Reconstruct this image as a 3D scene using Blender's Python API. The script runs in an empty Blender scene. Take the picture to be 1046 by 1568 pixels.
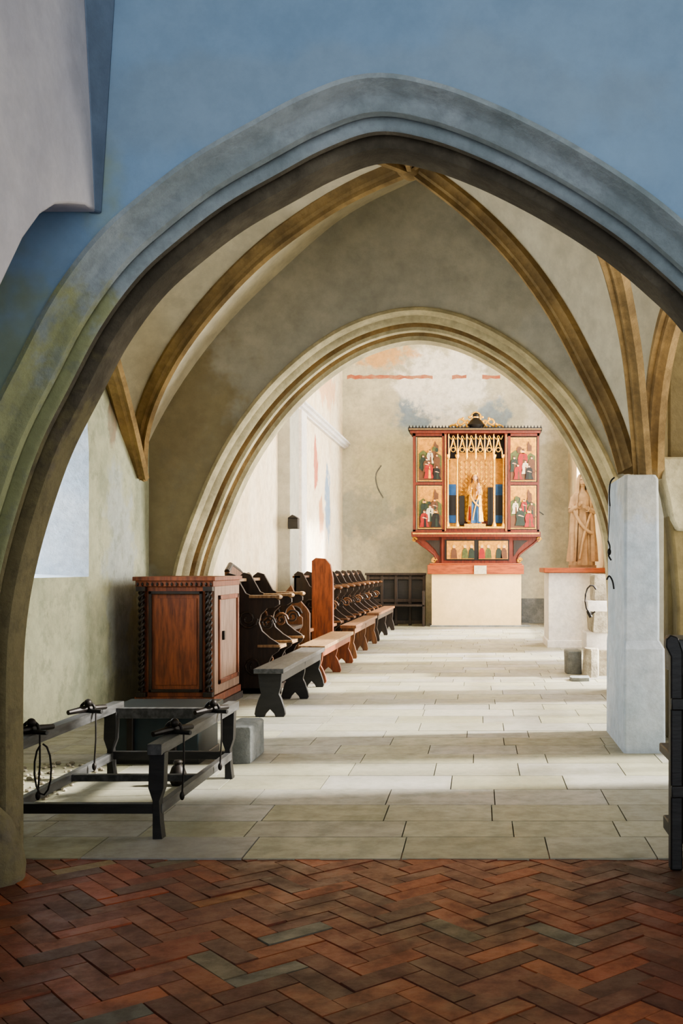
import bpy, bmesh, math, random
from mathutils import Vector, noise
random.seed(7)
H=1.25; F=1600.0; VX=735.0; VY=868.0
def X(px,D): return (px-VX)/F*D
def Z(py,D): return H-(py-VY)/F*D
def W(px,py,D): return Vector((X(px,D),D,Z(py,D)))
def lin(v):
    v=v/255.0
    return v/12.92 if v<=0.04045 else ((v+0.055)/1.055)**2.4
def C(r,g,b): return (lin(r),lin(g),lin(b),1)

# ------------------------------------------------------------ materials
def newmat(name):
    m=bpy.data.materials.new(name); m.use_nodes=True
    nt=m.node_tree; nt.nodes.clear()
    out=nt.nodes.new('ShaderNodeOutputMaterial'); b=nt.nodes.new('ShaderNodeBsdfPrincipled')
    nt.links.new(b.outputs[0],out.inputs[0])
    return m,nt,b
def mixc(nt,fac,a,b):
    n=nt.nodes.new('ShaderNodeMix'); n.data_type='RGBA'
    for s,v in ((n.inputs[0],fac),(n.inputs[6],a),(n.inputs[7],b)):
        if hasattr(v,'links'): nt.links.new(v,s)
        else: s.default_value=v
    return n.outputs[2]
def noisen(nt,vec,scale,detail=5,rough=.6):
    n=nt.nodes.new('ShaderNodeTexNoise'); n.inputs['Scale'].default_value=scale
    n.inputs['Detail'].default_value=detail; n.inputs['Roughness'].default_value=rough
    nt.links.new(vec,n.inputs['Vector']); return n.outputs['Fac']
def maprange(nt,v,a,b,c=0.,d=1.):
    n=nt.nodes.new('ShaderNodeMapRange'); nt.links.new(v,n.inputs[0])
    for i,q in enumerate((a,b,c,d)): n.inputs[i+1].default_value=q
    n.interpolation_type='SMOOTHSTEP'
    return n.outputs[0]
def vmath(nt,op,a,b=None):
    n=nt.nodes.new('ShaderNodeVectorMath'); n.operation=op
    nt.links.new(a,n.inputs[0])
    if b is not None:
        if hasattr(b,'links'): nt.links.new(b,n.inputs[1])
        else: n.inputs[1].default_value=b
    return n
def math2(nt,op,a,b):
    n=nt.nodes.new('ShaderNodeMath'); n.operation=op
    for s,v in ((n.inputs[0],a),(n.inputs[1],b)):
        if hasattr(v,'links'): nt.links.new(v,s)
        else: s.default_value=v
    return n.outputs[0]
def plaster(name,c1,c2,stains_shade=(),scale=1.2,bump=.25,rough=.9,patch=.3,mott=.84):
    m,nt,b=newmat(name)
    g=nt.nodes.new('ShaderNodeNewGeometry'); pos=g.outputs['Position']
    n1=noisen(nt,pos,scale); n2=noisen(nt,pos,scale*7,6,.7); n3=noisen(nt,pos,scale*2.3,4,.6)
    col=mixc(nt,maprange(nt,n1,.35,.65),c1,c2)
    for (x,y,z,rx,ry,rz,cc,st) in stains_shade:
        d=vmath(nt,'SUBTRACT',pos,(x,y,z)).outputs[0]
        d=vmath(nt,'DIVIDE',d,(rx,ry,rz)).outputs[0]
        ln=vmath(nt,'LENGTH',d).outputs['Value']
        ln=math2(nt,'ADD',ln,math2(nt,'MULTIPLY',math2(nt,'SUBTRACT',n3,.5),1.9))
        f=maprange(nt,ln,.6,1.0,st,0.)
        col=mixc(nt,f,col,cc)
    # mottled worn patches
    off=vmath(nt,'ADD',pos,(7.3,2.1,4.4)).outputs[0]
    n4=noisen(nt,off,scale*3.1,8,.72)
    pc=tuple(c2[i]*.72 for i in range(3))+(1,)
    col=mixc(nt,maprange(nt,n4,.5,.62,0,patch),col,pc)
    dark=maprange(nt,n2,.3,.7,mott,1.04)
    mul=vmath(nt,'SCALE',col); nt.links.new(dark,mul.inputs[3])
    nt.links.new(mul.outputs[0],b.inputs['Base Color'])
    b.inputs['Roughness'].default_value=rough
    bp=nt.nodes.new('ShaderNodeBump'); bp.inputs['Strength'].default_value=bump; bp.inputs['Distance'].default_value=.03
    hs=math2(nt,'ADD',n2,math2(nt,'MULTIPLY',n1,2.0))
    nt.links.new(hs,bp.inputs['Height']); nt.links.new(bp.outputs[0],b.inputs['Normal'])
    return m
def wood(name,c1,c2,stretch=(12,12,1.5),rough=.5):
    m,nt,b=newmat(name)
    g=nt.nodes.new('ShaderNodeNewGeometry')
    v=vmath(nt,'MULTIPLY',g.outputs['Position'],stretch).outputs[0]
    n1=noisen(nt,v,2.5,6,.65)
    col=mixc(nt,maprange(nt,n1,.3,.7),c1,c2)
    nt.links.new(col,b.inputs['Base Color']); b.inputs['Roughness'].default_value=rough
    bp=nt.nodes.new('ShaderNodeBump'); bp.inputs['Strength'].default_value=.2; bp.inputs['Distance'].default_value=.01
    nt.links.new(n1,bp.inputs['Height']); nt.links.new(bp.outputs[0],b.inputs['Normal'])
    return m
def plain(name,c,rough=.6,metal=0.,var=.25,scale=14):
    m,nt,b=newmat(name)
    g=nt.nodes.new('ShaderNodeNewGeometry')
    n1=noisen(nt,g.outputs['Position'],scale)
    c2=(c[0]*(1-var),c[1]*(1-var),c[2]*(1-var),1)
    nt.links.new(mixc(nt,maprange(nt,n1,.35,.65),c,c2),b.inputs['Base Color'])
    b.inputs['Roughness'].default_value=rough; b.inputs['Metallic'].default_value=metal
    return m
def attrmat(name,rough,dirt,amt=.45):
    m,nt,b=newmat(name)
    a=nt.nodes.new('ShaderNodeAttribute'); a.attribute_name='Col'
    g=nt.nodes.new('ShaderNodeNewGeometry'); pos=g.outputs['Position']
    n1=noisen(nt,pos,9,6,.7); n2=noisen(nt,pos,1.3,5,.65)
    col=mixc(nt,maprange(nt,n1,.42,.72,0,amt),a.outputs['Color'],dirt)
    col=mixc(nt,maprange(nt,n2,.45,.65,0,amt*1.2),col,dirt)
    nt.links.new(col,b.inputs['Base Color'])
    nt.links.new(maprange(nt,n1,.3,.7,rough-.12,rough+.15),b.inputs['Roughness'])
    bp=nt.nodes.new('ShaderNodeBump'); bp.inputs['Strength'].default_value=.35; bp.inputs['Distance'].default_value=.01
    nt.links.new(n1,bp.inputs['Height']); nt.links.new(bp.outputs[0],b.inputs['Normal'])
    return m

# ------------------------------------------------------------ mesh builder
class Obj:
    def __init__(s,name): s.name=name; s.v=[]; s.f=[]; s.fm=[]; s.m=[]; s.o=Vector((0,0,0)); s.sc=1.; s.cols=None; s.fc=[]
    def add(s,vs,fs,m,col=None):
        if m not in s.m: s.m.append(m)
        k=s.m.index(m); b=len(s.v)
        for p in vs: s.v.append(Vector(p)*s.sc+s.o)
        for f in fs: s.f.append([i+b for i in f]); s.fm.append(k); s.fc.append(col)
    def box(s,x0,x1,y0,y1,z0,z1,m,col=None):
        vs=[(x,y,z) for x in (x0,x1) for y in (y0,y1) for z in (z0,z1)]
        s.add(vs,[(0,1,3,2),(4,6,7,5),(0,4,5,1),(2,3,7,6),(0,2,6,4),(1,5,7,3)],m,col)
    def prism(s,poly,axis,a,b,m):
        def mp(p,t):
            if axis=='y': return (p[0],t,p[1])
            if axis=='x': return (t,p[0],p[1])
            return (p[0],p[1],t)
        n=len(poly); vs=[mp(p,a) for p in poly]+[mp(p,b) for p in poly]
        fs=[list(range(n)),list(range(2*n-1,n-1,-1))]+[(i,(i+1)%n,n+(i+1)%n,n+i) for i in range(n)]
        s.add(vs,fs,m)
    def rings(s,rs,m,cap=True,closed=True):
        n=len(rs[0]); vs=[p for r in rs for p in r]; fs=[]
        for i in range(len(rs)-1):
            for j in range(n if closed else n-1):
                k=(j+1)%n; fs.append((i*n+j,i*n+k,(i+1)*n+k,(i+1)*n+j))
        if cap: fs.append(list(range(n))); fs.append([(len(rs)-1)*n+j for j in range(n)])
        s.add(vs,fs,m)
    def tube(s,path,r,m,seg=8):
        path=[Vector(p) for p in path]; n=len(path); rs=[]
        up=Vector((0.13,0.21,1)).normalized()
        for i,p in enumerate(path):
            t=(path[min(i+1,n-1)]-path[max(i-1,0)]).normalized()
            a=t.cross(up)
            if a.length<.05: a=t.cross(Vector((1,0,0)))
            a.normalize(); b=t.cross(a); rr=r[i] if isinstance(r,(list,tuple)) else r
            rs.append([p+a*math.cos(2*math.pi*j/seg)*rr+b*math.sin(2*math.pi*j/seg)*rr for j in range(seg)])
        s.rings(rs,m)
    def ell(s,c,r,m,seg=14,rg=9):
        if not isinstance(r,(list,tuple)): r=(r,r,r)
        rs=[]
        for i in range(rg+1):
            a=-math.pi/2+math.pi*min(max(i/rg,.02),.98)
            rs.append([(c[0]+r[0]*math.cos(a)*math.cos(2*math.pi*j/seg),c[1]+r[1]*math.cos(a)*math.sin(2*math.pi*j/seg),c[2]+r[2]*math.sin(a)) for j in range(seg)])
        s.rings(rs,m)
    def lathe(s,c,prof,m,seg=16):
        s.rings([[(c[0]+r*math.cos(2*math.pi*j/seg),c[1]+r*math.sin(2*math.pi*j/seg),c[2]+z) for j in range(seg)] for r,z in prof],m)
    def done(s,bevel=0.,ang=35):
        me=bpy.data.meshes.new(s.name); me.from_pydata([tuple(v) for v in s.v],[],s.f)
        for m in s.m: me.materials.append(m)
        for p,k in zip(me.polygons,s.fm): p.material_index=k
        if any(c is not None for c in s.fc):
            at=me.color_attributes.new('Col','FLOAT_COLOR','CORNER')
            for p,c in zip(me.polygons,s.fc):
                for li in p.loop_indices: at.data[li].color=c or (.3,.3,.3,1)
        bm=bmesh.new(); bm.from_mesh(me); bmesh.ops.recalc_face_normals(bm,faces=bm.faces); bm.to_mesh(me); bm.free()
        me.shade_smooth(); me.set_sharp_from_angle(angle=math.radians(ang))
        ob=bpy.data.objects.new(s.name,me); bpy.context.scene.collection.objects.link(ob)
        if bevel:
            md=ob.modifiers.new('bevel','BEVEL'); md.width=bevel; md.segments=2; md.limit_method='ANGLE'; md.angle_limit=math.radians(40)
        return ob
def catmull(pts,n=6):
    pts=[Vector(p) for p in pts]; out=[]
    for i in range(len(pts)-1):
        p0=pts[max(i-1,0)]; p1=pts[i]; p2=pts[i+1]; p3=pts[min(i+2,len(pts)-1)]
        for k in range(n):
            t=k/n
            out.append(.5*((2*p1)+(-p0+p2)*t+(2*p0-5*p1+4*p2-p3)*t*t+(-p0+3*p1-3*p2+p3)*t**3))
    out.append(pts[-1]); return out
def ray_rect(c,p,r):
    dx=p[0]-c[0]; dy=p[1]-c[1]; best=1e9; side=0
    for k,(d,lim) in enumerate(((dx,r[0]-c[0]),(dx,r[1]-c[0]),(dy,r[2]-c[1]),(dy,r[3]-c[1]))):
        if abs(d)>1e-9 and lim/d>1e-9 and lim/d<best: best=lim/d; side=k
    return (c[0]+dx*best,c[1]+dy*best),side
def open_wall(o,curve,rect,c,mp,m,closed=False):
    n=len(curve); t=[ray_rect(c,p,rect) for p in curve]
    for i in range(n if closed else n-1):
        j=(i+1)%n; vs=[curve[i],curve[j],t[j][0]]
        if t[i][1]!=t[j][1]:
            ks={t[i][1],t[j][1]}
            cx=rect[0] if 0 in ks else rect[1]; cy=rect[2] if 2 in ks else rect[3]
            vs.append((cx,cy))
        vs.append(t[i][0]); o.add([mp(v) for v in vs],[list(range(len(vs)))],m)
def offset(curve,c,r,closed=False):
    n=len(curve); out=[]
    for i,p in enumerate(curve):
        a=curve[(i-1)%n] if (closed or i>0) else p; b=curve[(i+1)%n] if (closed or i<n-1) else p
        t=(Vector(b[:2])-Vector(a[:2])).normalized(); nn=Vector((-t.y,t.x))
        if nn.dot(Vector(p[:2])-Vector(c))<0: nn=-nn
        q=Vector(p[:2])+nn*r
        if not closed and i in(0,n-1): q.y=p[1]
        out.append(q)
    return out

# ------------------------------------------------------------ material library
M_blue=plaster('plaster_blue_wash',C(142,168,194),C(130,158,186),[(-2.15,4,1.4,1.1,2,1.5,C(146,158,132),.9),(-.4,4,3.05,1.5,1,.25,C(142,158,172),.4)],.8,.12,patch=.06,mott=.93)  # green lower left: plaster tint with the overhang's shade put into the colour
M_mauve=plaster('plaster_mauve',C(226,220,224),C(204,200,208),[(-1.46,3.02,3.5,2,.3,.35,C(76,64,54),.95)],1.5,.12,patch=.1,mott=.92)
M_chamfer=plaster('plaster_blue_grey',C(122,138,160),C(104,120,142),[],1.2,.15,patch=.15)
M_stoneblue=plaster('stone_moulding_blue',C(162,172,178),C(134,146,150),[(-1.9,4.1,1.2,.8,2,1.5,C(150,154,112),.9)],2,.4)
M_stonebrown=plaster('stone_moulding_brown',C(116,108,92),C(78,72,60),[(-1.8,4.3,1.0,.5,2,1.2,C(124,116,84),.8)],2.5,.5)
M_grey=plaster('plaster_grey',C(184,180,166),C(164,162,150),[(-2.9,10,2.2,.9,2,1.6,C(146,132,98),.8),(.9,10,3.2,.6,1,1,C(188,188,182),.6)],.9,.15,patch=.2)
M_vault=plaster('plaster_vault',C(214,204,178),C(196,186,160),[],.9,.15,patch=.2)
M_rib=plaster('rib_stone',C(164,136,90),C(120,98,64),[],2.2,.4)
M_arch2=plaster('arch_stone_ochre',C(208,196,160),C(170,160,130),[],2.4,.35)
M_left=plaster('plaster_left_wall',C(198,198,168),C(172,176,150),[(-3.2,9.08,2.5,.5,.13,.25,C(132,92,74),.6),(-3.2,9.3,1.2,.5,.45,1.1,C(186,194,198),.6)],1.4,.5,patch=.5)
M_reveal=plaster('plaster_reveal',C(220,226,232),C(198,210,222),[],2.4,.5,patch=.3)
M_chleft=plaster('plaster_chancel_side',C(242,228,200),C(230,210,176),[(-3.05,19.4,3.2,.5,.32,.55,C(186,96,72),.9),(-3.05,20.9,2.5,.5,.42,.9,C(106,142,176),.85),(-3.05,20.1,2.2,.5,.35,.5,C(196,130,84),.8),(-3.05,13,2.6,.5,1.2,.5,C(240,232,214),.7),(-2.9,20.8,4.9,.6,1.6,.6,C(222,160,110),.6)],1.3,.2)
M_back=plaster('plaster_chancel_end',C(212,206,182),C(190,186,166),[(-1.35,23,4.65,.75,2,.55,C(126,148,168),.9),(-.8,23,5.4,1.2,2,.9,C(248,244,234),.9),(-.8,23,4.2,.4,2,.5,C(240,234,220),.8),(.35,23,4.5,.5,2,.45,C(134,152,166),.85),(-2.3,23,6.0,.9,2,.4,C(218,170,112),.9),(1.4,23,4.6,.5,2,.8,C(226,222,210),.6),(-1.9,23,3.4,.9,2,1.1,C(200,200,168),.6),(-2.6,23,2.4,.9,2,.6,C(158,164,158),.6),(-1.5,23,1.6,1.0,2,.5,C(162,166,158),.5)],1.3,.25,patch=.3)
M_pier=plaster('plaster_pier',C(204,210,218),C(182,194,206),[(1.1,7.0,1.75,.3,.5,.25,C(196,190,172),.6)],2,.25,patch=.2)
M_olive=plaster('plaster_olive',C(150,134,92),C(118,104,72),[],1.2,.4)
M_rubble=plaster('rubble_stone',C(194,186,168),C(146,138,122),[],5,.8)
M_white=plaster('limewash_white',C(226,220,212),C(212,208,206),[],2,.15,patch=.12)
M_cream=plaster('limewash_cream',C(240,210,160),C(232,202,150),[],1.2,.1,patch=.08,mott=.93)
M_greyblk=plaster('grey_masonry',C(140,142,140),C(110,114,114),[],4,.5)
M_mortar=plain('mortar',C(88,80,64),.95)
M_brick=attrmat('brick_paving',.5,C(66,50,40),.5)
M_slab=attrmat('stone_slabs',.5,C(122,120,98),.4)
M_redwood=wood('red_stained_wood',C(148,82,48),C(92,46,28))
M_darkwood=wood('dark_wood',C(54,40,30),C(28,22,18))
M_blkwood=wood('black_wood',C(34,32,31),C(18,18,18),(3,12,12))
M_lightwood=wood('worn_wood',C(164,134,98),C(112,84,58))
M_midwood=wood('oak_brown',C(122,82,50),C(76,48,30))
M_doorwood=wood('lit_side_wood',C(168,138,118),C(122,94,78))  # cabinet side: paler wood, with the bluish light on it put into the colour
M_greywood=wood('grey_old_wood',C(82,82,82),C(46,46,46),(12,2,12))
M_iron=plain('iron',C(38,33,30),.5,.5)
M_teal=plain('teal_chest_paint',C(18,38,44),.5)
M_altred=wood('altar_red',C(116,44,24),C(76,28,16))
M_brownred=wood('altar_brown',C(170,86,42),C(124,56,28),(2,12,12))
M_gold=plain('gilding',C(242,184,76),.38,.35,.4,30)
M_goldm=plain('gold_ground',C(206,144,54),.5,.15,.4,18)
M_black=plain('black_paint',C(18,14,12),.5)
M_pblue=plain('paint_blue',C(30,78,124),.6)
M_pred=plain('paint_red',C(150,30,22),.6)
M_pgreen=plain('paint_green',C(84,90,44),.6,.0,.4,20)
M_pdgreen=plain('paint_dark_green',C(32,46,34),.6)
M_pwhite=plain('paint_white',C(206,190,160),.6)
M_pbrown=plain('paint_brown',C(98,60,34),.6)
M_skin=plain('paint_flesh',C(216,166,126),.6)
M_hair=plain('paint_hair',C(84,50,26),.6)
M_carved=plain('limewood_carved',C(196,164,130),.6,0,.25,8)
M_carvedd=plain('limewood_dark',C(146,114,84),.6,0,.35,8)
M_redline=plaster('faded_red_band',C(184,104,78),C(192,142,112),[],5,.2,patch=.3)

# ------------------------------------------------------------ FRONT ARCH (near wall)
A1=4.0
innerL=[(8,1371),(8,1200),(8,1060),(12,970),(25,885),(50,790),(85,690),(130,600),(175,515),(230,440),(290,385),(360,332),(440,286),(508,250),(580,226)]
innerR=[(580,226),(652,236),(725,262),(800,298),(870,338),(940,385),(1000,435),(1050,485),(1100,560),(1140,670),(1165,800),(1175,950),(1178,1150),(1178,1371)]
def curve2(pts,D):
    c=[(X(p[0],D),max(0,Z(p[1],D))) for p in pts]
    return [Vector((p.x,p.y)) for p in catmull([(a,b,0) for a,b in c],6)]
def make_arch(name,L,R,Dc,Df,prof,rect,c,mats,mwall,mback,extra=None):
    cu=curve2(L+R[1:],Dc)
    cu[0].y=0; cu[-1].y=0
    o=Obj(name); rows=[offset(cu,c,r) for r,y in prof]
    for k in range(len(prof)-1):
        a=rows[k]; b2=rows[k+1]; ya=Df+prof[k][1]; yb=Df+prof[k+1][1]
        n=len(a)
        o.add([(p.x,ya,p.y) for p in a]+[(p.x,yb,p.y) for p in b2],[(i,i+1,n+i+1,n+i) for i in range(n-1)],mats[k])
    open_wall(o,rows[0],rect,c,lambda q:(q[0],Df+prof[0][1],q[1]),mwall)
    open_wall(o,rows[-1],rect,c,lambda q:(q[0],Df+prof[-1][1],q[1]),mback)
    if extra: extra(o)
    ob=o.done(ang=50)
    bm=bmesh.new(); bm.from_mesh(ob.data); bmesh.ops.remove_doubles(bm,verts=bm.verts,dist=.0004); bmesh.ops.recalc_face_normals(bm,faces=bm.faces); bm.to_mesh(ob.data); bm.free()
    ob.data.shade_smooth(); ob.data.set_sharp_from_angle(angle=math.radians(40))
    return cu
prof1=[(.178,0),(.172,-.028),(.152,-.032),(.142,-.005),(.128,.04),(.11,.065),(.088,.072),(.074,.085),(.07,.12),(.088,.145),(.086,.165),(.05,.17),(.036,.18),(.03,.20),(.05,.225),(.05,.25),(.02,.255),(.004,.265),(0,.29),(0,.42),(.02,.46),(.178,.5)]
mats1=[M_stoneblue]*12+[M_stonebrown]*9
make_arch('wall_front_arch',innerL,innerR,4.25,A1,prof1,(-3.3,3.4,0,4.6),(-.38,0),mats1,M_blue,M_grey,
  lambda o:o.lathe((X(-32,4.05),4.16,0),[(.12,0),(.125,.06),(.11,.14),(.075,.24),(.02,.3)],M_stonebrown,14))
# overhanging side arch at upper left
o=Obj('wall_side_arch')
o.prism([(3.98,2.60),(3.88,2.595),(3.8,2.57),(3.72,2.545),(3.60,2.50),(3.47,2.42),(3.34,2.30),(3.18,2.10),(3.02,1.8),(2.9,1.4),(2.82,.9),(2.8,0),(2.2,0),(2.2,4.5),(3.98,4.5)],'x',-1.46,-2.2,M_mauve)
o.rings([[(-1.46,3.955,2.60),(-1.445,3.999,2.60),(-1.5,3.999,2.60)],[(-1.458,3.9,3.0),(-1.42,3.999,3.0),(-1.5,3.999,3.0)],[(-1.458,3.84,3.4),(-1.395,3.999,3.4),(-1.5,3.999,3.4)],[(-1.458,3.7,4.5),(-1.36,3.999,4.5),(-1.5,3.999,4.5)]],M_chamfer)
o.done(.008)

# ------------------------------------------------------------ SECOND ARCH
A2=10.1
iL=[(310,1064),(310,960),(315,900),(325,855),(345,800),(368,745),(395,695),(430,645),(470,602),(520,562),(575,534),(638,521)]
iR=[(638,521),(700,532),(760,562),(805,598),(845,642),(880,700),(905,755),(922,810),(930,870),(934,950),(934,1064)]
prof2=[(.26,0),(.25,-.02),(.22,-.03),(.20,0),(.19,.06),(.15,.08),(.13,.11),(.14,.15),(.10,.16),(.07,.17),(.06,.22),(.08,.26),(.04,.29),(0,.30),(0,.5),(.2,.55)]
make_arch('wall_chancel_arch',iL,iR,A2+.3,A2,prof2,(-3.35,3.4,0,7.1),(-.65,0),[M_arch2]*6+[M_rib]*2+[M_arch2]*2+[M_rib]*2+[M_arch2]*3,M_grey,M_chleft)

# ------------------------------------------------------------ VAULT of the crossing bay
def path(pts,D0,D1,n=5):
    k=len(pts)-1
    return catmull([W(p[0],p[1],D0+(D1-D0)*i/k) for i,p in enumerate(pts)],n)
def resamp(p,n):
    L=[0]
    for i in range(1,len(p)): L.append(L[-1]+(p[i]-p[i-1]).length)
    out=[]
    for k in range(n):
        s=L[-1]*k/(n-1); i=1
        while i<len(p)-1 and L[i]<s: i+=1
        t=(s-L[i-1])/max(1e-9,L[i]-L[i-1]); out.append(p[i-1].lerp(p[i],min(1,max(0,t))))
    return out
N=24
boss=W(628,248,8.2)
ribRB=path([(968,720),(945,645),(905,562),(855,470),(795,388),(722,315),(640,252)],7.4,8.2)
ribLB=path([(213,730),(218,650),(255,560),(318,470),(400,385),(490,318),(560,278),(628,248)],9.9,8.2)
wallB_R=[W(p[0],p[1],A2) for p in [(958,735),(935,665),(895,580),(845,490),(790,410),(725,340),(645,272)]]
wallB_L=[W(p[0],p[1],A2) for p in [(212,735),(222,690),(270,600),(340,505),(430,415),(530,330),(645,272)]]
wallB_R=catmull(wallB_R,5); wallB_L=catmull(wallB_L,5)
def arc3(a,b,n=16,k=2.0):
    a=Vector(a); b=Vector(b); out=[]
    for i in range(n+1):
        t=i/n; h=1-(1-t)**k
        q=a.lerp(b,t); q.z=a.z+(b.z-a.z)*h; out.append(q)
    return out
LB=ribLB[0]; RB=ribRB[0]; LF=Vector((-3.15,4.6,2.0)); RF=Vector((1.3,4.6,2.0))
ribLF=arc3(LF,boss); ribRF=arc3(RF,boss)
apL=Vector((-3.2,7.2,4.3)); apR=Vector((1.5,6.0,3.7)); apF=Vector((-.4,4.55,4.1))
wl_b=arc3(LB,apL); wl_f=arc3(LF,apL); wr_b=arc3(RB,apR); wr_f=arc3(RF,apR); wf_l=arc3(LF,apF); wf_r=arc3(RF,apF)
o=Obj('ceiling_vault')
def sev(a,b,m=M_vault):
    a=resamp(a,N); b=resamp(b,N); rs=[]
    for i in range(N):
        row=[]
        for j in range(9):
            t=j/8; q=a[i].lerp(b[i],t); q.z+=.10*math.sin(math.pi*t)*(i/(N-1)); row.append(q)
        rs.append(row)
    o.rings(rs,m,False,False)
sev(ribLB,wallB_L); sev(ribRB,wallB_R); sev(ribLB,wl_b); sev(ribLF,wl_f); sev(ribRB,wr_b); sev(ribRF,wr_f); sev(ribLF,wf_l); sev(ribRF,wf_r)
sec=[(-.075,.06),(-.085,.0),(-.055,-.03),(-.05,-.06),(-.025,-.075),(-.022,-.115),(.022,-.115),(.025,-.075),(.05,-.06),(.055,-.03),(.085,0),(.075,.06)]
def rib(p,m=M_rib,s=1.,cen=Vector((-.6,7.5,1.6))):
    p=resamp(p,30); rs=[]
    for i,q in enumerate(p):
        t=(p[min(i+1,29)]-p[max(i-1,0)]).normalized(); up=(q-cen); up-=t*up.dot(t); up.normalize(); sd=t.cross(up)
        rs.append([q+sd*a*s+up*b2*s for a,b2 in sec])
    o.rings(rs,m)
rib(ribRB,s=.9); rib(ribLB); rib(ribLF); rib(ribRF,s=.8)
rib(arc3(W(213,725,9.8),(-2.7,5.4,3.9),k=2.2))
rib(path([(988,725),(982,640),(972,540),(955,450),(935,380),(900,310)],7.3,5.2),s=.7)
rib(path([(1004,725),(1006,640),(1018,540),(1040,455),(1080,380)],7.4,6.0),s=.8)
rib(arc3(boss,(-.5,4.6,3.75),k=1),s=.8)
o.ell(boss+Vector((0,0,-.05)),(.11,.11,.09),M_rib)
o.done(ang=40)

# ------------------------------------------------------------ LEFT WALL with splayed window
LX=-3.2
def win_curve(y0,y1,z0,z1):
    m=(y0+y1)/2; pts=[(y0,z0),(y0,z0+(z1-z0)*.3),(y0,z0+(z1-z0)*.55)]
    for i in range(1,12):
        a=math.pi-math.pi*i/12; pts.append((m+math.cos(a)*(y1-y0)/2,z0+(z1-z0)*(.55+.45*math.sin(a))))
    pts+=[(y1,z0+(z1-z0)*.55),(y1,z0+(z1-z0)*.3),(y1,z0)]
    return [Vector(p) for p in pts]
o=Obj('wall_left')
wi=win_curve(6.7,8.55,1.17,3.05); wo=win_curve(7.0,8.15,1.22,2.75)
open_wall(o,wi,(4.1,A2,0,5.2),(7.6,1.9),lambda q:(LX,q[0],q[1]),M_left,True)
n=len(wi)
o.add([(LX,p.x,p.y) for p in wi]+[(LX-.75,p.x,p.y) for p in wo],[(i,(i+1)%n,n+(i+1)%n,n+i) for i in range(n)],M_reveal)
open_wall(o,wo,(4.1,A2,0,5.2),(7.6,1.9),lambda q:(LX-.75,q[0],q[1]),M_left,True)
o.done(ang=30)
o=Obj('window_1')
for k in range(4):
    y=7.0+1.15*k/3; o.box(LX-.74,LX-.70,y-.015,y+.015,1.22,2.75 if k in(1,2) else 2.1,M_iron)
for k in range(6):
    z=1.24+k*.27; o.box(LX-.74,LX-.71,7.0,8.15,z-.01,z+.01,M_iron)
o.done()

# ------------------------------------------------------------ CHANCEL shell
BY=23.2
o=Obj('wall_left_chancel'); o.box(-3.35,-3.05,A2+.5,BY+.3,0,7,M_chleft)
o.box(-3.06,-2.98,A2+.55,13.2,0,1.9,M_chleft)
o.box(-3.06,-2.86,15.75,16.5,0,7,M_grey); o.box(-3.06,-2.93,17.2,17.7,0,3.85,M_white); o.done(.01)
o=Obj('wall_back'); o.box(-3.35,2.6,BY,BY+.3,0,7,M_back)
o.box(X(799,22.9),1.96,BY-.1,BY,0,.55,M_greyblk); o.done(.01)
o=Obj('trim_1')  # cornice
o.prism([(-3.05,3.86),(-3.05,3.99),(-2.87,3.99),(-2.87,3.955),(-2.91,3.94),(-2.93,3.90),(-2.98,3.885),(-2.99,3.86)],'y',17.2,BY,M_white)
o.done()
o=Obj('trim_2')  # faded painted course on end wall
random.seed(8)
def band(x0,x1):
    n=int((x1-x0)/.09); up=[(x0+(x1-x0)*i/n,5.505+random.uniform(-.018,.018)) for i in range(n+1)]; dn=[(x0+(x1-x0)*i/n,5.425+random.uniform(-.018,.018)) for i in range(n+1)]
    o.prism(up+dn[::-1],'y',BY-.006,BY+.01,M_redline)
band(-2.95,-1.05); band(-.62,-.3); band(.05,.45)
o.done()
o=Obj('trim_3') # plaster cracks
cr=catmull([(X(a,23.1),BY-.004,Z(b_,23.1)) for a,b_ in [(583,712),(575,726),(577,745),(586,762)]],5); o.tube(cr,.016,M_greyblk,5)
for (a,b_) in [(818,770),(826,783)]:
    o.tube([(X(a,23.1),BY-.004,Z(b_,23.1)),(X(a+7,23.1),BY-.004,Z(b_+5,23.1))],.015,M_greyblk,5)
o.done()
RX=1.96
def sidewall(name,x0,x1,y0,y1,wins,ztop,mat):
    o=Obj(name); y=y0
    for (a,b2,z0,z1) in wins:
        o.box(x0,x1,y,a,0,ztop,mat); o.box(x0,x1,a,b2,0,z0,mat); o.box(x0,x1,a,b2,z1,ztop,mat); y=b2
    o.box(x0,x1,y,y1,0,ztop,mat); o.done(.01)
sidewall('wall_right_chancel',RX,RX+.35,A2+.5,BY+.3,[(10.75,12.6,.15,3.6),(14.0,15.4,.3,3.4),(18.2,21.2,.6,5.2)],7,M_chleft)
sidewall('wall_right_aisle',3.4,3.75,-1,A2+.55,[(6.25,7.2,.9,4.2),(8.15,10.0,.7,4.2)],4.9,M_vault)
for i,(x,y0,y1,z0,z1) in enumerate([(RX+.2,10.75,12.6,.15,3.6),(RX+.2,14.0,15.4,.3,3.4),(RX+.2,18.2,21.2,.6,5.2),(3.6,6.25,7.2,.9,4.2),(3.6,8.15,10.0,.7,4.2)]):
    o=Obj('window_%d'%(i+2))
    for yy in (y0+.03,(y0+y1)/2,y1-.03): o.box(x-.02,x+.02,yy-.02,yy+.02,z0,z1,M_iron)
    for zz in (z0+.03,z0+(z1-z0)*.33,z0+(z1-z0)*.66,z1-.03): o.box(x-.02,x+.02,y0,y1,zz-.015,zz+.015,M_iron)
    o.done()
o=Obj('ceiling'); o.box(-3.35,2.6,A2+.4,BY+.3,6.9,7.1,M_vault); o.box(-4,3.75,4.4,A2+.1,5.1,5.25,M_vault); o.box(-3.6,3.75,-1,4.1,4.45,4.6,M_vault)
o.done()
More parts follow.
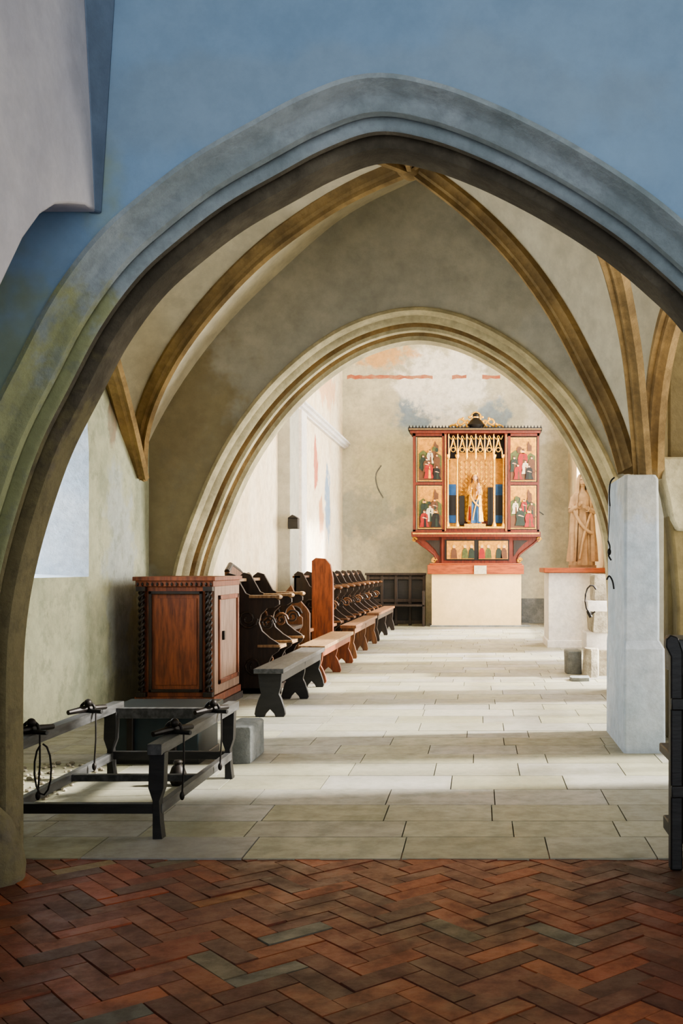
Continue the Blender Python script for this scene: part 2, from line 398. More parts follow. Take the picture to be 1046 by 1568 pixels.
o=Obj('wall_left_nave'); o.box(-3.6,-3.3,-1,4.1,0,4.5,M_blue); o.done()
o=Obj('wall_aisle_cross'); o.box(1.36,3.4,7.55,7.75,0,4.9,M_olive)
o.prism([(1.27,2.02),(1.28,1.86),(1.31,1.74),(1.34,1.58),(1.38,1.5),(1.6,1.5),(1.6,2.02)],'y',7.3,7.6,M_arch2)
o.prism([(1.33,1.62),(1.36,1.4),(1.39,1.0),(1.40,.0),(1.6,0),(1.6,1.62)],'y',7.36,7.6,M_olive); o.done(.02)

# ------------------------------------------------------------ PIER
o=Obj('pier_right')
def octo(x0,x1,y0,y1,c,z): return [(x0+c,y0,z),(x1-c,y0,z),(x1,y0+c,z),(x1,y1-c,z),(x1-c,y1,z),(x0+c,y1,z),(x0,y1-c,z),(x0,y0+c,z)]
rs=[]
for z,e,c in [(0,.035,.012),(.55,.032,.012),(.70,.03,.012),(.755,.0,.012),(.757,0,.012),(1.2,0,.012),(1.6,-.003,.014),(1.84,-.006,.014),(1.87,-.02,.02)]:
    rs.append(octo(.968-e*.25,1.205+e,7.0-e,7.92+e*.4,c,z))
o.rings(rs,M_pier); o.done(.006,ang=25)
random.seed(3)
def rock(o,x0,x1,y0,y1,z0,z1,m,j=.03):
    rs=[]; k=4; js=[[(random.uniform(-j,j),random.uniform(-j,j)) for q in range(8)] for i in range(2)]
    for i in range(k+1):
        z=z0+(z1-z0)*(0,.06,.5,.94,1)[i]; e=.012 if i in(0,k) else 0; tt=i/k
        rs.append([(x+js[0][q][0]*(1-tt)+js[1][q][0]*tt+(e if x<(x0+x1)/2 else -e),y+js[0][q][1]*(1-tt)+js[1][q][1]*tt,z) for q,(x,y) in enumerate([(x0,y0),((x0+x1)/2,y0-.02),(x1,y0),(x1+.01,(y0+y1)/2),(x1,y1),((x0+x1)/2,y1),(x0,y1),(x0-.02,(y0+y1)/2)])])
    o.rings(rs,m)
o=Obj('broken_pillar_stub')
rock(o,X(904,12),1.62,11.95,12.6,0,.30,M_rubble,.02); rock(o,X(898,12),1.6,12,12.6,.295,.50,M_white,.02); rock(o,X(908,12),1.62,11.97,12.6,.495,.74,M_rubble,.02)
rock(o,X(899,12),1.6,12,12.6,.735,.86,M_white,.012); rock(o,X(911,12),1.6,12.05,12.6,.855,1.16,M_rubble,.02)
rock(o,X(893,12),X(912,12),11.75,11.95,0.0,.33,M_rubble,.015)
o.done(.01,ang=25)
o=Obj('loose_stone_block'); rock(o,X(866,12.3),X(889,12.3),12.1,12.5,.0,.27,M_greyblk,.015); o.done(.008,ang=25)
o=Obj('stone_fragment'); rock(o,X(874,11.6),X(900,11.6),11.35,11.6,0,.045,M_greyblk,.01); o.done(.005)

# ------------------------------------------------------------ FLOOR
random.seed(11)
o=Obj('floor'); o.box(-3.35,3.4,-1.5,BY,-.08,-.008,M_mortar)
y=4.46
while y<BY-.1:
    d=random.uniform(.30,.42); x=-3.2-random.uniform(0,.5)
    while x<3.35:
        w=random.uniform(.45,.8); x1=min(x+w,3.38); xx=max(x,-3.2)
        t=random.uniform(-1,1); bb=150+t*10; col=C(bb+3,bb,bb-18+random.uniform(-5,14))
        if x1-xx>.05: o.box(xx+.0028,x1-.0028,y+.003,min(y+d,BY)-.003,-.02,random.uniform(.005,.0068),M_slab,col)
        x+=w
    y+=d
o.done()
o=Obj('floor_brick_paving')
bw=.084; nL=3; pal=[C(142,76,52),C(124,64,44),C(150,84,54),C(108,60,46),C(130,78,56),C(102,66,52),C(152,78,50),C(120,70,54)]
pal2=[C(112,100,80),C(134,112,78),C(100,96,84),C(146,88,46)]
ca=math.cos(math.radians(41)); sa=math.sin(math.radians(41))
def brick(u0,v0,u1,v1):
    cu=(u0+u1)/2*bw; cv=(v0+v1)/2*bw
    cx=cu*ca-cv*sa-.4; cy=cu*sa+cv*ca+2.6
    if cx<-3.1 or cx>2.6 or cy<.6 or cy>4.60: return
    col=random.choice(pal if random.random()>.06 else pal2); k=random.uniform(.8,1.15); col=(col[0]*k,col[1]*k,col[2]*k,1)
    g=.03; z=random.uniform(-.002,.002)
    c=[]
    for a,b2 in ((u0+g,v0+g),(u1-g,v0+g),(u1-g,v1-g),(u0+g,v1-g)):
        c.append(((a*ca-b2*sa)*bw-.4,(a*sa+b2*ca)*bw+2.6))
    dz=random.uniform(-.002,.002)
    o.add([(p[0],p[1],-.02) for p in c]+[(p[0],p[1],z+(dz if i<2 else -dz)) for i,p in enumerate(c)],[(4,5,6,7),(0,1,5,4),(1,2,6,5),(2,3,7,6),(3,0,4,7)],M_brick,col)
for j in range(-60,60):
    for i in range(-15,15):
        x=j+2*nL*i; brick(x,j,x+nL,j+1); x=j+nL+2*nL*i; brick(x,j-nL+1,x+1,j+1)
o.done()

# ------------------------------------------------------------ HIGH ALTAR
DA=21.9
def ax(p): return X(p,DA)
def az(p): return Z(p,DA)
def abox(o,p0,q0,p1,q1,y0,y1,m): o.box(ax(p0),ax(p1),y0,y1,az(q1),az(q0),m)
o=Obj('altar_table')
o.box(ax(661),ax(798),21.85,22.8,0.02,1.12,M_cream); abox(o,655,865,802,879,21.78,22.85,M_brownred); abox(o,658,862.5,799,865,21.8,22.85,M_brownred)
o.box(ax(659),ax(812),21.7,22.9,0,.03,M_greyblk)
o.done(.008)
o=Obj('altar_card'); abox(o,726,866,745,879,21.755,21.775,M_pwhite); o.done(.003)

o=Obj('winged_altarpiece')
abox(o,676,822,785,862.4,22.05,22.6,M_altred); abox(o,681,826,780,858,22.02,22.06,M_black); 
for (a,b2) in ((684,726),(733,778)):
    abox(o,a,828,b2,856,22.0,22.03,M_goldm)
for sgn in (-1,1):
    def q(dx,py): return (ax(730+sgn*dx),az(py))
    poly=[q(54,822),q(97,822),q(96,829),q(86,833),q(76,840),q(66,848),q(64,853),q(68,857),q(66,862),q(54,862.4)]
    o.prism(poly,'y',22.1,22.5,M_altred)
    poly=[q(57,827),q(80,827),q(73,832),q(64,841),q(60,848),q(57,852)]
    o.prism(poly,'y',22.08,22.11,M_darkwood)
    for (dx,py,r) in ((96,826,.05),(66,858,.06)):
        c=q(dx,py); o.tube([(c[0]+r*(1-t/18)*math.cos(t*.7),22.08,c[1]+r*(1-t/18)*math.sin(t*.7)) for t in range(16)],.016,M_gold,6)
    c=[q(97,824),q(86,834),q(76,841),q(66,849),q(63,856)]
    o.tube([(p[0],22.08,p[1]) for p in c],.02,M_altred,6)
abox(o,630,814,828,822,21.9,22.6,M_altred); abox(o,632,816,826,818,21.88,21.9,M_gold)
abox(o,680,663,777,815,22.35,22.6,M_black)
abox(o,680,663,684,815,21.95,22.4,M_altred); abox(o,773,663,777,815,21.95,22.4,M_altred)
abox(o,681.4,665,682.6,813,21.935,21.96,M_gold); abox(o,774.4,665,775.6,813,21.935,21.96,M_gold)
abox(o,684,809,773,815,21.97,22.4,M_altred); abox(o,684,806,773,809,21.93,21.97,M_gold)
abox(o,625,655,830,659,21.86,22.6,M_black); abox(o,628,659,828,663,21.9,22.6,M_altred); abox(o,627,657,829,658,21.84,21.87,M_gold)
for i in range(41):
    p=627+i*5.03
    o.prism([(ax(p-1.6),az(655)),(ax(p+1.6),az(655)),(ax(p),az(650.5))],'y',21.9,21.94,M_black)
# centre niche with brocade
abox(o,702,690,757,806,22.25,22.36,M_goldm)
for k in range(7):
    for l in range(14):
        cx=ax(706+k*7.8); cz=az(706+l*7.2); o.prism([(cx-.03,cz),(cx,cz-.045),(cx+.03,cz),(cx,cz+.045)],'y',22.235,22.26,M_gold)
for p in (684.5,699,756,770.5):
    o.tube([(ax(p+1),22.0,az(808)),(ax(p+1),22.0,az(700))],.022,M_gold,8)
    o.lathe((ax(p+1),22.0,az(808)),[(.05,0),(.05,.06),(.03,.1),(.022,.14)],M_gold,8)
    o.lathe((ax(p+1),22.0,az(702)),[(.022,0),(.045,.05),(.05,.09)],M_gold,8)
for (a,b2) in ((687,698),(759,770)):
    abox(o,a,700,b2,806,22.2,22.3,M_goldm); abox(o,a,740,b2,757,22.17,22.2,M_pblue); abox(o,a,788,b2,800,22.17,22.2,M_pblue)
    abox(o,a,757,b2,788,22.16,22.2,M_black)
abox(o,703,758,711,803,22.1,22.24,M_black); abox(o,747,745,756,803,22.1,22.24,M_black); abox(o,711,797,747,803,22.2,22.24,M_altred)
nA=6; pw=(770-687)/nA
for i in range(nA):
    a=687+i*pw; c=a+pw/2
    for (rr,yy,top) in ((.015,21.98,670),(.011,22.02,678)):
        L=[(a+.8,700),(a+1.2,690),(a+pw*.3,682),(c,top)]; R=[(2*c-x,y) for x,y in L]
        for P in (L,R): o.tube(catmull([(ax(x),yy,az(y)) for x,y in P],3),rr,M_gold,6)
    o.tube([(ax(c)+.045*math.cos(t*.63),21.97,az(688)+.045*math.sin(t*.63)) for t in range(11)],.010,M_gold,5)
    o.tube([(ax(a),21.97,az(703)),(ax(a),21.97,az(664))],.014,M_gold,6)
    L=catmull([(ax(a),21.99,az(666)),(ax(a+pw*.3),21.99,az(672)),(ax(c),21.99,az(666)),(ax(c+pw*.3),21.99,az(672)),(ax(a+pw),21.99,az(666))],3); o.tube(L,.009,M_gold,5)
def painting(p0,q0,p1,q1,seed,robes):
    random.seed(seed); abox(o,p0-2.3,q0-2.6,p1+2.3,q1+2.6,21.99,22.1,M_altred)
    abox(o,p0-2.4,q0-2.6,p1+2.4,q1+2.6,21.98,21.992,M_black)
    abox(o,p0-1.5,q0-1.7,p1+1.5,q1+1.7,21.975,21.99,M_gold)
    abox(o,p0,q0,p1,q1,21.965,21.98,M_goldm)
    Wd=p1-p0; Hh=q1-q0
    hill=[(p0,q1),(p1,q1),(p1,q0+Hh*.42),(p0+Wd*.8,q0+Hh*.34),(p0+Wd*.62,q0+Hh*.45),(p0+Wd*.45,q0+Hh*.38),(p0+Wd*.2,q0+Hh*.28),(p0,q0+Hh*.36)]
    o.prism([(ax(a),az(b2)) for a,b2 in hill],'y',21.955,21.968,M_pgreen)
    o.prism([(ax(p0),az(q1)),(ax(p1),az(q1)),(ax(p1),az(q1-Hh*.3)),(ax(p0+Wd*.5),az(q1-Hh*.38)),(ax(p0),az(q1-Hh*.28))],'y',21.95,21.957,M_pbrown)
    for k in range(9):
        cx=p0+Wd*random.uniform(.14,.86); cy=q0+Hh*random.uniform(.26,.8); r=random.uniform(2.5,4.6)
        o.prism([(ax(cx+r*math.cos(t)),az(cy+r*1.3*math.sin(t))) for t in [i*.7 for i in range(9)]],'y',21.947-.0005*k,21.958,(M_pdgreen,M_pgreen,M_pbrown)[k%3])
    cx=p0+Wd*.75; o.prism([(ax(cx-3),az(q0+Hh*.3)),(ax(cx-3),az(q0+Hh*.14)),(ax(cx-1),az(q0+Hh*.06)),(ax(cx+1),az(q0+Hh*.14)),(ax(cx+4),az(q0+Hh*.17)),(ax(cx+4),az(q0+Hh*.3))],'y',21.953,21.966,M_pbrown)
    for k,(fx,fy,hh,mm,halo) in enumerate(robes):
        hh*=.82
        cx=p0+Wd*fx; by=q0+Hh*fy; h=Hh*hh; y=21.940-.0045*k
        w=h*.26
        body=[(-1.1,0),(-.8,.3),(-.95,.55),(-.7,.76),(-.25,.82),(.25,.82),(.75,.74),(.9,.5),(.7,.28),(1.2,0)]
        o.prism([(ax(cx+w*a),az(by-h*b2)) for a,b2 in body],'y',y,y+.012,mm)
        fold=[(-.1,0),(-.05,.5),(.2,.75),(.35,.4),(.5,.0)]
        o.prism([(ax(cx+w*a),az(by-h*b2)) for a,b2 in fold],'y',y-.003,y+.006,random.choice([M_black,M_pdgreen,M_gold,M_pbrown]))
        if halo: o.prism([(ax(cx+h*.13*math.cos(t*.52)),az(by-h*.9+h*.13*math.sin(t*.52))) for t in range(12)],'y',y,y+.01,M_gold)
        o.prism([(ax(cx+h*.07*math.cos(t*.6)),az(by-h*.9+h*.085*math.sin(t*.6))) for t in range(10)],'y',y-.004,y+.008,M_skin)
        o.prism([(ax(cx+h*.08*math.cos(t*.45+3.3)),az(by-h*.93+h*.095*math.sin(t*.45+3.3))) for t in range(8)],'y',y-.006,y+.004,M_hair)
        o.prism([(ax(cx-w*.6),az(by-h*.55)),(ax(cx-w*.2),az(by-h*.59)),(ax(cx+w*.7),az(by-h*.5)),(ax(cx+w*.6),az(by-h*.47)),(ax(cx-w*.3),az(by-h*.53))],'y',y-.005,y+.006,M_skin if k%2 else mm)
painting(641,671,676,735,1,[(.2,.72,.4,M_pdgreen,0),(.5,.6,.4,M_pwhite,1),(.8,.72,.42,M_pbrown,0),(.35,.8,.4,M_pbrown,0),(.45,.96,.52,M_pred,0),(.8,.98,.4,M_black,0)])
painting(641,745,676,808,2,[(.25,.7,.45,M_pdgreen,1),(.7,.66,.45,M_pbrown,0),(.5,.85,.5,M_pwhite,0),(.25,.98,.5,M_pred,0),(.75,.98,.5,M_black,1)])
painting(782,671,820,735,3,[(.5,.75,.6,M_pred,1),(.15,.8,.45,M_pdgreen,0),(.85,.8,.45,M_pbrown,0),(.6,.85,.4,M_pwhite,0),(.3,.98,.45,M_pred,0),(.75,.98,.42,M_black,0)])
painting(782,745,820,808,4,[(.2,.66,.4,M_pwhite,0),(.55,.62,.38,M_pred,1),(.85,.75,.45,M_pbrown,0),(.4,.95,.55,M_pdgreen,0),(.75,.98,.5,M_pred,1)])
for (a,b2) in ((632,680),(778,826)):
    abox(o,a,663,a+4,815,21.96,22.12,M_altred); abox(o,b2-3,663,b2,815,21.96,22.12,M_altred)
    abox(o,a,738,b2,742,21.965,22.12,M_altred); abox(o,a,811,b2,815,21.96,22.12,M_altred); abox(o,a,663,b2,667,21.96,22.12,M_altred)
random.seed(5)
for k,cx in enumerate((695,712,722,738,748,764,772)):
    mm=[M_pbrown,M_pgreen,M_pdgreen,M_pred,M_pgreen,M_pdgreen,M_pbrown][k]; y=21.99
    o.prism([(ax(cx-5),az(855)),(ax(cx+5),az(855)),(ax(cx+4),az(843)),(ax(cx+1.5),az(839)),(ax(cx-1.5),az(839)),(ax(cx-4),az(843))],'y',y,y+.02,mm)
    o.prism([(ax(cx+3.2*math.cos(t*.6)),az(836.5+3.4*math.sin(t*.6))) for t in range(10)],'y',y,y+.02,M_gold)
    o.prism([(ax(cx+1.9*math.cos(t*.6)),az(837+2.3*math.sin(t*.6))) for t in range(10)],'y',y-.008,y+.02,M_skin)
for sgn in (-1,1):
    for pts in ([(0,655),(8,650),(13,643),(20,648),(30,654)],[(0,641),(9,645),(14,652),(24,655)],[(12,655),(17,645),(24,641),(28,646),(24,650)],[(28,655),(34,650),(40,652),(42,656)]):
        o.tube(catmull([(ax(729+sgn*a),21.98,az(b2)) for a,b2 in pts],4),.022,M_gold,6)
    for a,b2 in ((20,640),(31,649),(10,638)): o.ell((ax(729+sgn*a),21.98,az(b2)),.03,M_gold,8,6)
o.lathe((ax(729),22.0,az(656)),[(.12,0),(.2,.08),(.12,.18),(.05,.24),(.09,.3),(.03,.36)],M_black,10)
o.tube([(ax(729)+.1*math.cos(t*.52),21.97,az(638)+.1*math.sin(t*.52)) for t in range(13)],.022,M_gold,6)
o.ell((ax(729),21.97,az(638)),(.055,.03,.055),M_gold)
altar=o.done()

# ------------------------------------------------------------ figures
def figure(o,base,h,robe,mantle,skin,hair,hood=None,crown=False,child=False,folds=9,turn=0):
    s=h/1.42; o.o=Vector(base); o.sc=s; n=40
    prof=[(0,.165,.13,.022,0),(.03,.17,.135,.022,.1),(.25,.15,.12,.018,.25),(.5,.148,.12,.016,.4),(.72,.135,.11,.012,.5),(.88,.118,.095,.006,.6),(1.0,.135,.10,.004,.6),(1.09,.15,.09,.002,.6),(1.14,.12,.08,0,.6),(1.175,.06,.055,0,0),(1.2,.043,.046,0,0),(1.245,.04,.043,0,0)]
    def ring(z,rx,ry,f,ph,a0=0,a1=2*math.pi,cnt=n,k=1.,cx=0,cy=0):
        out=[]
        for j in range(cnt):
            a=a0+(a1-a0)*j/(cnt if a1-a0>6.2 else cnt-1)
            r=1+f/.13*(math.sin(folds*a+ph)+.5*math.sin((folds*2-3)*a+ph*2))
            out.append((cx+rx*k*r*math.cos(a),cy+ry*k*r*math.sin(a),z))
        return out
    o.rings([ring(*p) for p in prof[:9]]+[ring(z,a,b2,0,0) for z,a,b2,_,_ in prof[9:]],robe)
    a0=-math.pi/2+.7; a1=1.5*math.pi-.5
    mr=[(.06,.195,.16,.03,1),(.3,.185,.155,.03,1.3),(.55,.18,.15,.022,1.7),(.8,.165,.14,.016,2),(1.0,.165,.125,.01,2),(1.1,.165,.105,.004,2),(1.15,.12,.09,0,2),(1.18,.075,.07,0,2)]
    o.rings([ring(*p,a0=a0,a1=a1,cnt=36) for p in mr]+[ring(p[0],p[1]*.93,p[2]*.93,p[3],p[4],a0=a0,a1=a1,cnt=36) for p in reversed(mr)],mantle,False,False)
    o.tube(catmull([(-.16,-.06,.95),(-.08,-.13,.72),(.05,-.15,.55),(.15,-.09,.5)],5),[.03+.0*i for i in range(16)],mantle,8)
    o.tube(catmull([(.15,-.05,.9),(.08,-.14,.7),(.0,-.15,.42),(-.06,-.15,.1)],5),[.022]*16,mantle,8)
    hc=Vector((turn*.01,-.01,1.32)); hr=[]
    for i in range(15):
        a=-math.pi/2+math.pi*min(max(i/14,.03),.97); zz=math.sin(a)
        wd=.068*math.cos(a)*(1.0+.12*zz); row=[]
        for j in range(20):
            t=2*math.pi*j/20; x=wd*math.cos(t); y=.08*math.cos(a)*math.sin(t)
            fr=max(0,-math.sin(t))**6
            y-=fr*(.016*math.exp(-((zz+.12)/.16)**2)+.006*math.exp(-((zz+.55)/.1)**2)+.008*math.exp(-((zz+.85)/.12)**2))
            y+=max(0,-math.sin(t))**2*.008*math.exp(-((zz-.12)/.1)**2)*(abs(math.cos(t))>.25)
            row.append((hc.x+x,hc.y+y,hc.z+.098*zz))
        hr.append(row)
    o.rings(hr,skin)
    for sx in (-1,1):
        o.ell((hc.x+sx*.026,hc.y-.066,hc.z+.008),(.011,.006,.006),M_hair,8,6); o.ell((hc.x+sx*.069,hc.y+.0,hc.z-.005),(.008,.016,.024),skin,8,6)
        o.tube([(hc.x+sx*.012,hc.y-.075,hc.z+.026),(hc.x+sx*.042,hc.y-.064,hc.z+.024)],.004,M_hair,5)
    o.tube([(hc.x-.02,hc.y-.072,hc.z-.048),(hc.x,hc.y-.08,hc.z-.046),(hc.x+.02,hc.y-.072,hc.z-.048)],.005,M_pred if mantle is not M_carved else M_carvedd,6)
    if hood:
        rr=[]
        for z,rx,ry,cy in [(1.12,.13,.1,0),(1.17,.105,.1,.01),(1.24,.095,.1,.02),(1.32,.092,.105,.02),(1.38,.085,.1,.02),(1.43,.06,.075,.03),(1.455,.02,.03,.04)]:
            rr.append([(rx*math.cos(t),cy+ry*math.sin(t),z) for t in [-math.pi/2+.62+(2*math.pi-1.24)*j/23 for j in range(24)]])
        ri=[[(x*.88,y*.88,z-.006) for x,y,z in r] for r in reversed(rr)]
        o.rings(rr+ri,hood,False,False)
    else:
        o.ell((hc.x,hc.y+.02,hc.z+.03),(.078,.078,.085),hair)
        for sx in (-1,1): o.tube(catmull([(sx*.066,.02,1.36),(sx*.082,.02,1.27),(sx*.088,.0,1.18),(sx*.1,-.04,1.05)],3),[.022,.024,.026,.026,.026,.025,.024,.02,.016,.01],hair,7)
    if crown:
        o.lathe((hc.x,hc.y+.01,1.385),[(.072,0),(.075,.02),(.08,.03)],M_gold,14)
        for k in range(8):
            a=k*math.pi/4; o.lathe((hc.x+.078*math.cos(a),hc.y+.01+.078*math.sin(a),1.41),[(.018,0),(.012,.03),(.02,.045),(.003,.07)],M_gold,6)
    def arm(sx,sh,el,wr,tip):
        sh,el,wr,tip=map(Vector,(sh,el,wr,tip))
        pts=catmull([sh,sh.lerp(el,.5),el,el.lerp(wr,.5),wr],3); nn=len(pts)
        o.tube(pts,[.052-.018*i/(nn-1) for i in range(nn)],mantle,10)
        o.tube([wr.lerp(el,.25),wr],[.034,.05],mantle,10)
        d=(tip-wr).normalized(); side=d.cross(Vector((0,0,1))).normalized(); up=side.cross(d)
        o.tube([wr-d*.01,wr+d*.02,wr+d*.055],[.017,.024,.022],skin,8)
        for k in range(4):
            b0=wr+d*.05+up*(.017-.011*k); ln=(.038,.045,.042,.032)[k]
            o.tube([b0,b0+d*ln*.55+side*sx*.006,b0+d*ln*.9+side*sx*.018],[.0075,.007,.005],skin,6)
        b0=wr+d*.02+up*.02; o.tube([b0,b0+d*.022+up*.016,b0+d*.042+up*.018],[.009,.008,.006],skin,6)
    if child:
        arm(1,(.14,0,1.07),(.19,-.04,.86),(.10,-.15,.88),(.03,-.2,.9))
        arm(-1,(-.14,0,1.07),(-.2,-.05,.86),(-.12,-.17,.92),(-.1,-.24,.98))
        o.ell((-.1,-.27,1.0),.035,M_gold)
        o.rings([[(.11+r1*math.cos(t*.52),-.17+r2*math.sin(t*.52),z) for t in range(12)] for z,r1,r2 in [(.88,.05,.05),(.93,.055,.05),(1.0,.045,.038),(1.05,.042,.034),(1.075,.018,.02),(1.09,.016,.018)]],skin)
        o.ell((.11,-.175,1.125),(.038,.042,.046),skin); o.ell((.11,-.162,1.14),(.04,.04,.042),hair)
        for sx in (-1,1):
            o.tube([(.11+sx*.03,-.19,.9),(.09+sx*.035,-.25,.9),(.08+sx*.03,-.26,.82),(.08+sx*.03,-.28,.81)],[.024,.022,.016,.012],skin,7)
            o.tube([(.11+sx*.042,-.17,1.04),(.11+sx*.06,-.2,.99),(.1+sx*.04,-.24,1.0)],[.015,.013,.01],skin,7)
        o.rings([ring(z,rx,ry,.02,p,a0=-2.0,a1=-.6,cnt=14,k=1.16) for z,rx,ry,p in [(.02,.18,.14,.3),(.2,.165,.135,.5),(.45,.16,.13,.8),(.68,.14,.12,1)]],M_pblue,False,False)
        o.rings([ring(z,rx,ry,.02,p,a0=-2.6,a1=-2.0,cnt=8,k=1.13) for z,rx,ry,p in [(.1,.18,.14,.3),(.3,.165,.135,.5),(.5,.16,.13,.8)]],M_pred,False,False)
    else:
        arm(1,(.14,0,1.07),(.19,-.03,.84),(.06,-.15,.88),(-.01,-.18,.93))
        arm(-1,(-.14,0,1.07),(-.19,-.04,.86),(-.07,-.15,.93),(-.02,-.19,1.0))
    o.o=Vector((0,0,0)); o.sc=1.
o=Obj('madonna_and_child_statue')
figure(o,(ax(727),22.1,az(804)+.03),1.05,M_goldm,M_gold,M_skin,M_hair,crown=True,child=True)
o.box(ax(711),ax(744),21.98,22.24,az(806),az(804)+.03,M_gold)
for k in range(18):
    a=math.pi*(.05+.9*k/17)*1.0; 
    for sgn in (-1,1):
        zc=az(765)+.5*math.cos(a); xc=ax(727)+sgn*.27*math.sin(a)
        o.tube([(xc,22.2,zc),(xc+sgn*.05*math.sin(a),22.2,zc+.05*math.cos(a))],[.014,.003],M_gold,5)
mad=o.done(ang=60); mad.parent=altar
o=Obj('carved_saint_statue')
figure(o,(X(892,16.5),16.5,1.275),1.42,M_carved,M_carved,M_carved,M_carvedd,hood=M_carved)
o.box(X(892,16.5)-.2,X(892,16.5)+.2,16.32,16.7,1.236,1.277,M_carvedd)
o.done(ang=60)
o=Obj('side_altar')
o.box(X(840,16.1),RX-.02,16.12,17.2,0.0,1.16,M_white); o.box(X(833,16.0),RX-.01,16.0,17.25,1.16,1.235,M_brownred)
o.box(X(838,16.05),RX-.015,16.06,17.2,0,.12,M_white); o.done(.01)

# ------------------------------------------------------------ CABINET
o=Obj('carved_cabinet')
cx0,cx1,cy0,cy1=X(208,9),X(327,9),9.0,9.98
o.box(cx0+.03,cx1-.02,cy0+.03,cy1,.1,1.1,M_redwood)
o.box(cx0-.03,cx1+.03,cy0-.03,cy1+.01,0,.07,M_darkwood); o.box(cx0-.01,cx1+.01,cy0-.01,cy1+.01,.07,.13,M_redwood)
o.box(cx0-.02,cx1+.02,cy0-.03,cy1+.02,1.13,1.165,M_redwood); o.box(cx0,cx1,cy0-.01,cy1,1.08,1.13,M_redwood)
for k in range(16):
    xx=cx0+.02+(cx1-cx0-.04)*k/15; o.ell((xx,cy0-.015,1.10),(.012,.01,.016),M_darkwood,6,5)
px0,px1=X(228,9),X(310,9)
o.box(px0-.02,px1+.02,cy0+.012,cy0+.03,.13,1.08,M_redwood)
for (a,b2,c,d) in ((px0,px0+.025,.17,1.04),(px1-.025,px1,.17,1.04),(px0,px1,1.015,1.04),(px0,px1,.17,.195)):
    o.box(a,b2,cy0-.012,cy0+.02,c,d,M_darkwood)
o.box(px0+.05,px1-.05,cy0+.004,cy0+.02,.23,.98,M_redwood)
for xc in (X(217,9),X(319.5,9)):
    o.tube([(xc,cy0+.0,.17),(xc,cy0,1.05)],.014,M_darkwood,8)
    for ph in (0,math.pi):
        o.tube([(xc+.02*math.cos(t*.42+ph),cy0-.0+.02*math.sin(t*.42+ph),.19+.84*t/120) for t in range(121)],.013,M_darkwood,6)
    for z in (.13,1.04): o.box(xc-.04,xc+.04,cy0-.04,cy0+.03,z,z+.04,M_darkwood)
o.box(cx1-.02,cx1,cy0+.04,cy1-.02,.14,1.08,M_doorwood)
for (a,b2,c,d) in ((cy0+.16,cy0+.2,.22,1.0),(cy1-.14,cy1-.1,.22,1.0),(cy0+.16,cy1-.1,.96,1.0),(cy0+.16,cy1-.1,.22,.26)):
    o.box(cx1,cx1+.015,a,b2,c,d,M_redwood)
o.box(cx1,cx1+.02,cy0+.3,cy0+.34,.6,.68,M_iron)
o.done(.005)

# ------------------------------------------------------------ CHOIR STALLS
part=[(0,0),(0,1.15),(.05,1.19),(.12,1.17),(.17,1.08),(.22,.99),(.30,.955),(.5,.945),(.55,.92),(.55,.88),(.5,.85),(.43,.84),(.37,.78),(.35,.7),(.38,.62),(.46,.55),(.54,.50),(.56,.46),(.54,.42),(.48,.38),(.44,.30),(.45,.18),(.52,.1),(.57,.06),(.57,0)]
def stalls(name,x0,y0,y1,cnt,mp,mcap,lift=0,sx=1.,endp=None):
    o=Obj(name)
    for k in range(cnt+1):
        y=y0+(y1-y0)*k/cnt; mm=endp if (endp and k==0) else mp
        o.prism([(x0+a*sx,b2) for a,b2 in part],'y',y,y+.05,mm)
        o.box(x0+.26*sx,x0+.56*sx,y-.03,y+.08,.945,.972,mcap); o.ell((x0+.54*sx,y+.025,.955),(.04,.06,.025),mcap,10,6)
        o.box(x0+.34*sx,x0+.56*sx,y-.02,y+.07,.46,.485,mcap)
        for (cx,cz,r,d) in ((.44,.70,.075,1),(.24,.74,.10,-1),(.47,.24,.06,1),(.3,.28,.1,-1)):
            o.tube([(x0+cx*sx+r*(1-t/22)*math.cos(d*t*.62),y-.008,cz+r*(1-t/22)*math.sin(d*t*.62)) for t in range(18)],.013,M_midwood if k%2 else M_darkwood,6)
    o.box(x0,x0+.03,y0,y1,0,1.12,mp); o.box(x0-.02,x0+.08,y0,y1,1.10,1.13,mcap)
    o.box(x0+.03,x0+.5*sx,y0+.02,y1,.42,.455,mcap); o.box(x0+.03,x0+.5*sx,y0,y1,0,.06,mp)
    o.done(.004)
stalls('choir_stalls',-2.52,10.25,11.6,2,M_darkwood,M_lightwood,endp=M_darkwood)
stalls('choir_stalls',-2.5,14.05,20.9,9,M_darkwood,M_midwood,sx=.95)
o=Obj('stall_backboard')
o.prism([(10.8,0),(10.8,1.2),(10.95,1.27),(11.3,1.21),(11.6,1.13),(11.8,1.16),(12.1,1.05),(12.9,1.02),(12.9,0)],'x',-2.64,-2.59,M_midwood)
o.tube([(-2.615,y,z) for y,z in [(10.8,1.2),(10.95,1.27),(11.3,1.21),(11.6,1.13),(11.8,1.16),(12.1,1.05)]],.03,M_darkwood,8)
o.done(.005)
o=Obj('prayer_desk')
o.prism([(X(480,14),0),(X(480,14),1.33),(X(486,14),1.37),(X(500,14),1.36),(X(508,14),1.28),(X(512,14),1.1),(X(512,14),0)],'y',13.86,13.95,M_redwood)
o.prism([(X(440,13.4),0),(X(440,13.4),.92),(X(450,13.4),1.02),(X(456,13.4),.9),(X(474,13.4),.72),(X(478,13.4),.66),(X(478,13.4),0)],'y',13.2,13.27,M_midwood)
o.tube([(X(450,13.2)+.1*(1-t/24)*math.cos(t*.6),13.18,.66+.1*(1-t/24)*math.sin(t*.6)) for t in range(20)],.02,M_darkwood,6)
o.box(X(440,13.4)+.02,X(478,13.4)-.05,13.27,13.86,.4,.44,M_midwood)
o.box(X(440,13.4)-.02,X(440,13.4)+.02,13.2,13.9,0,.9,M_darkwood)
o.done(.005)
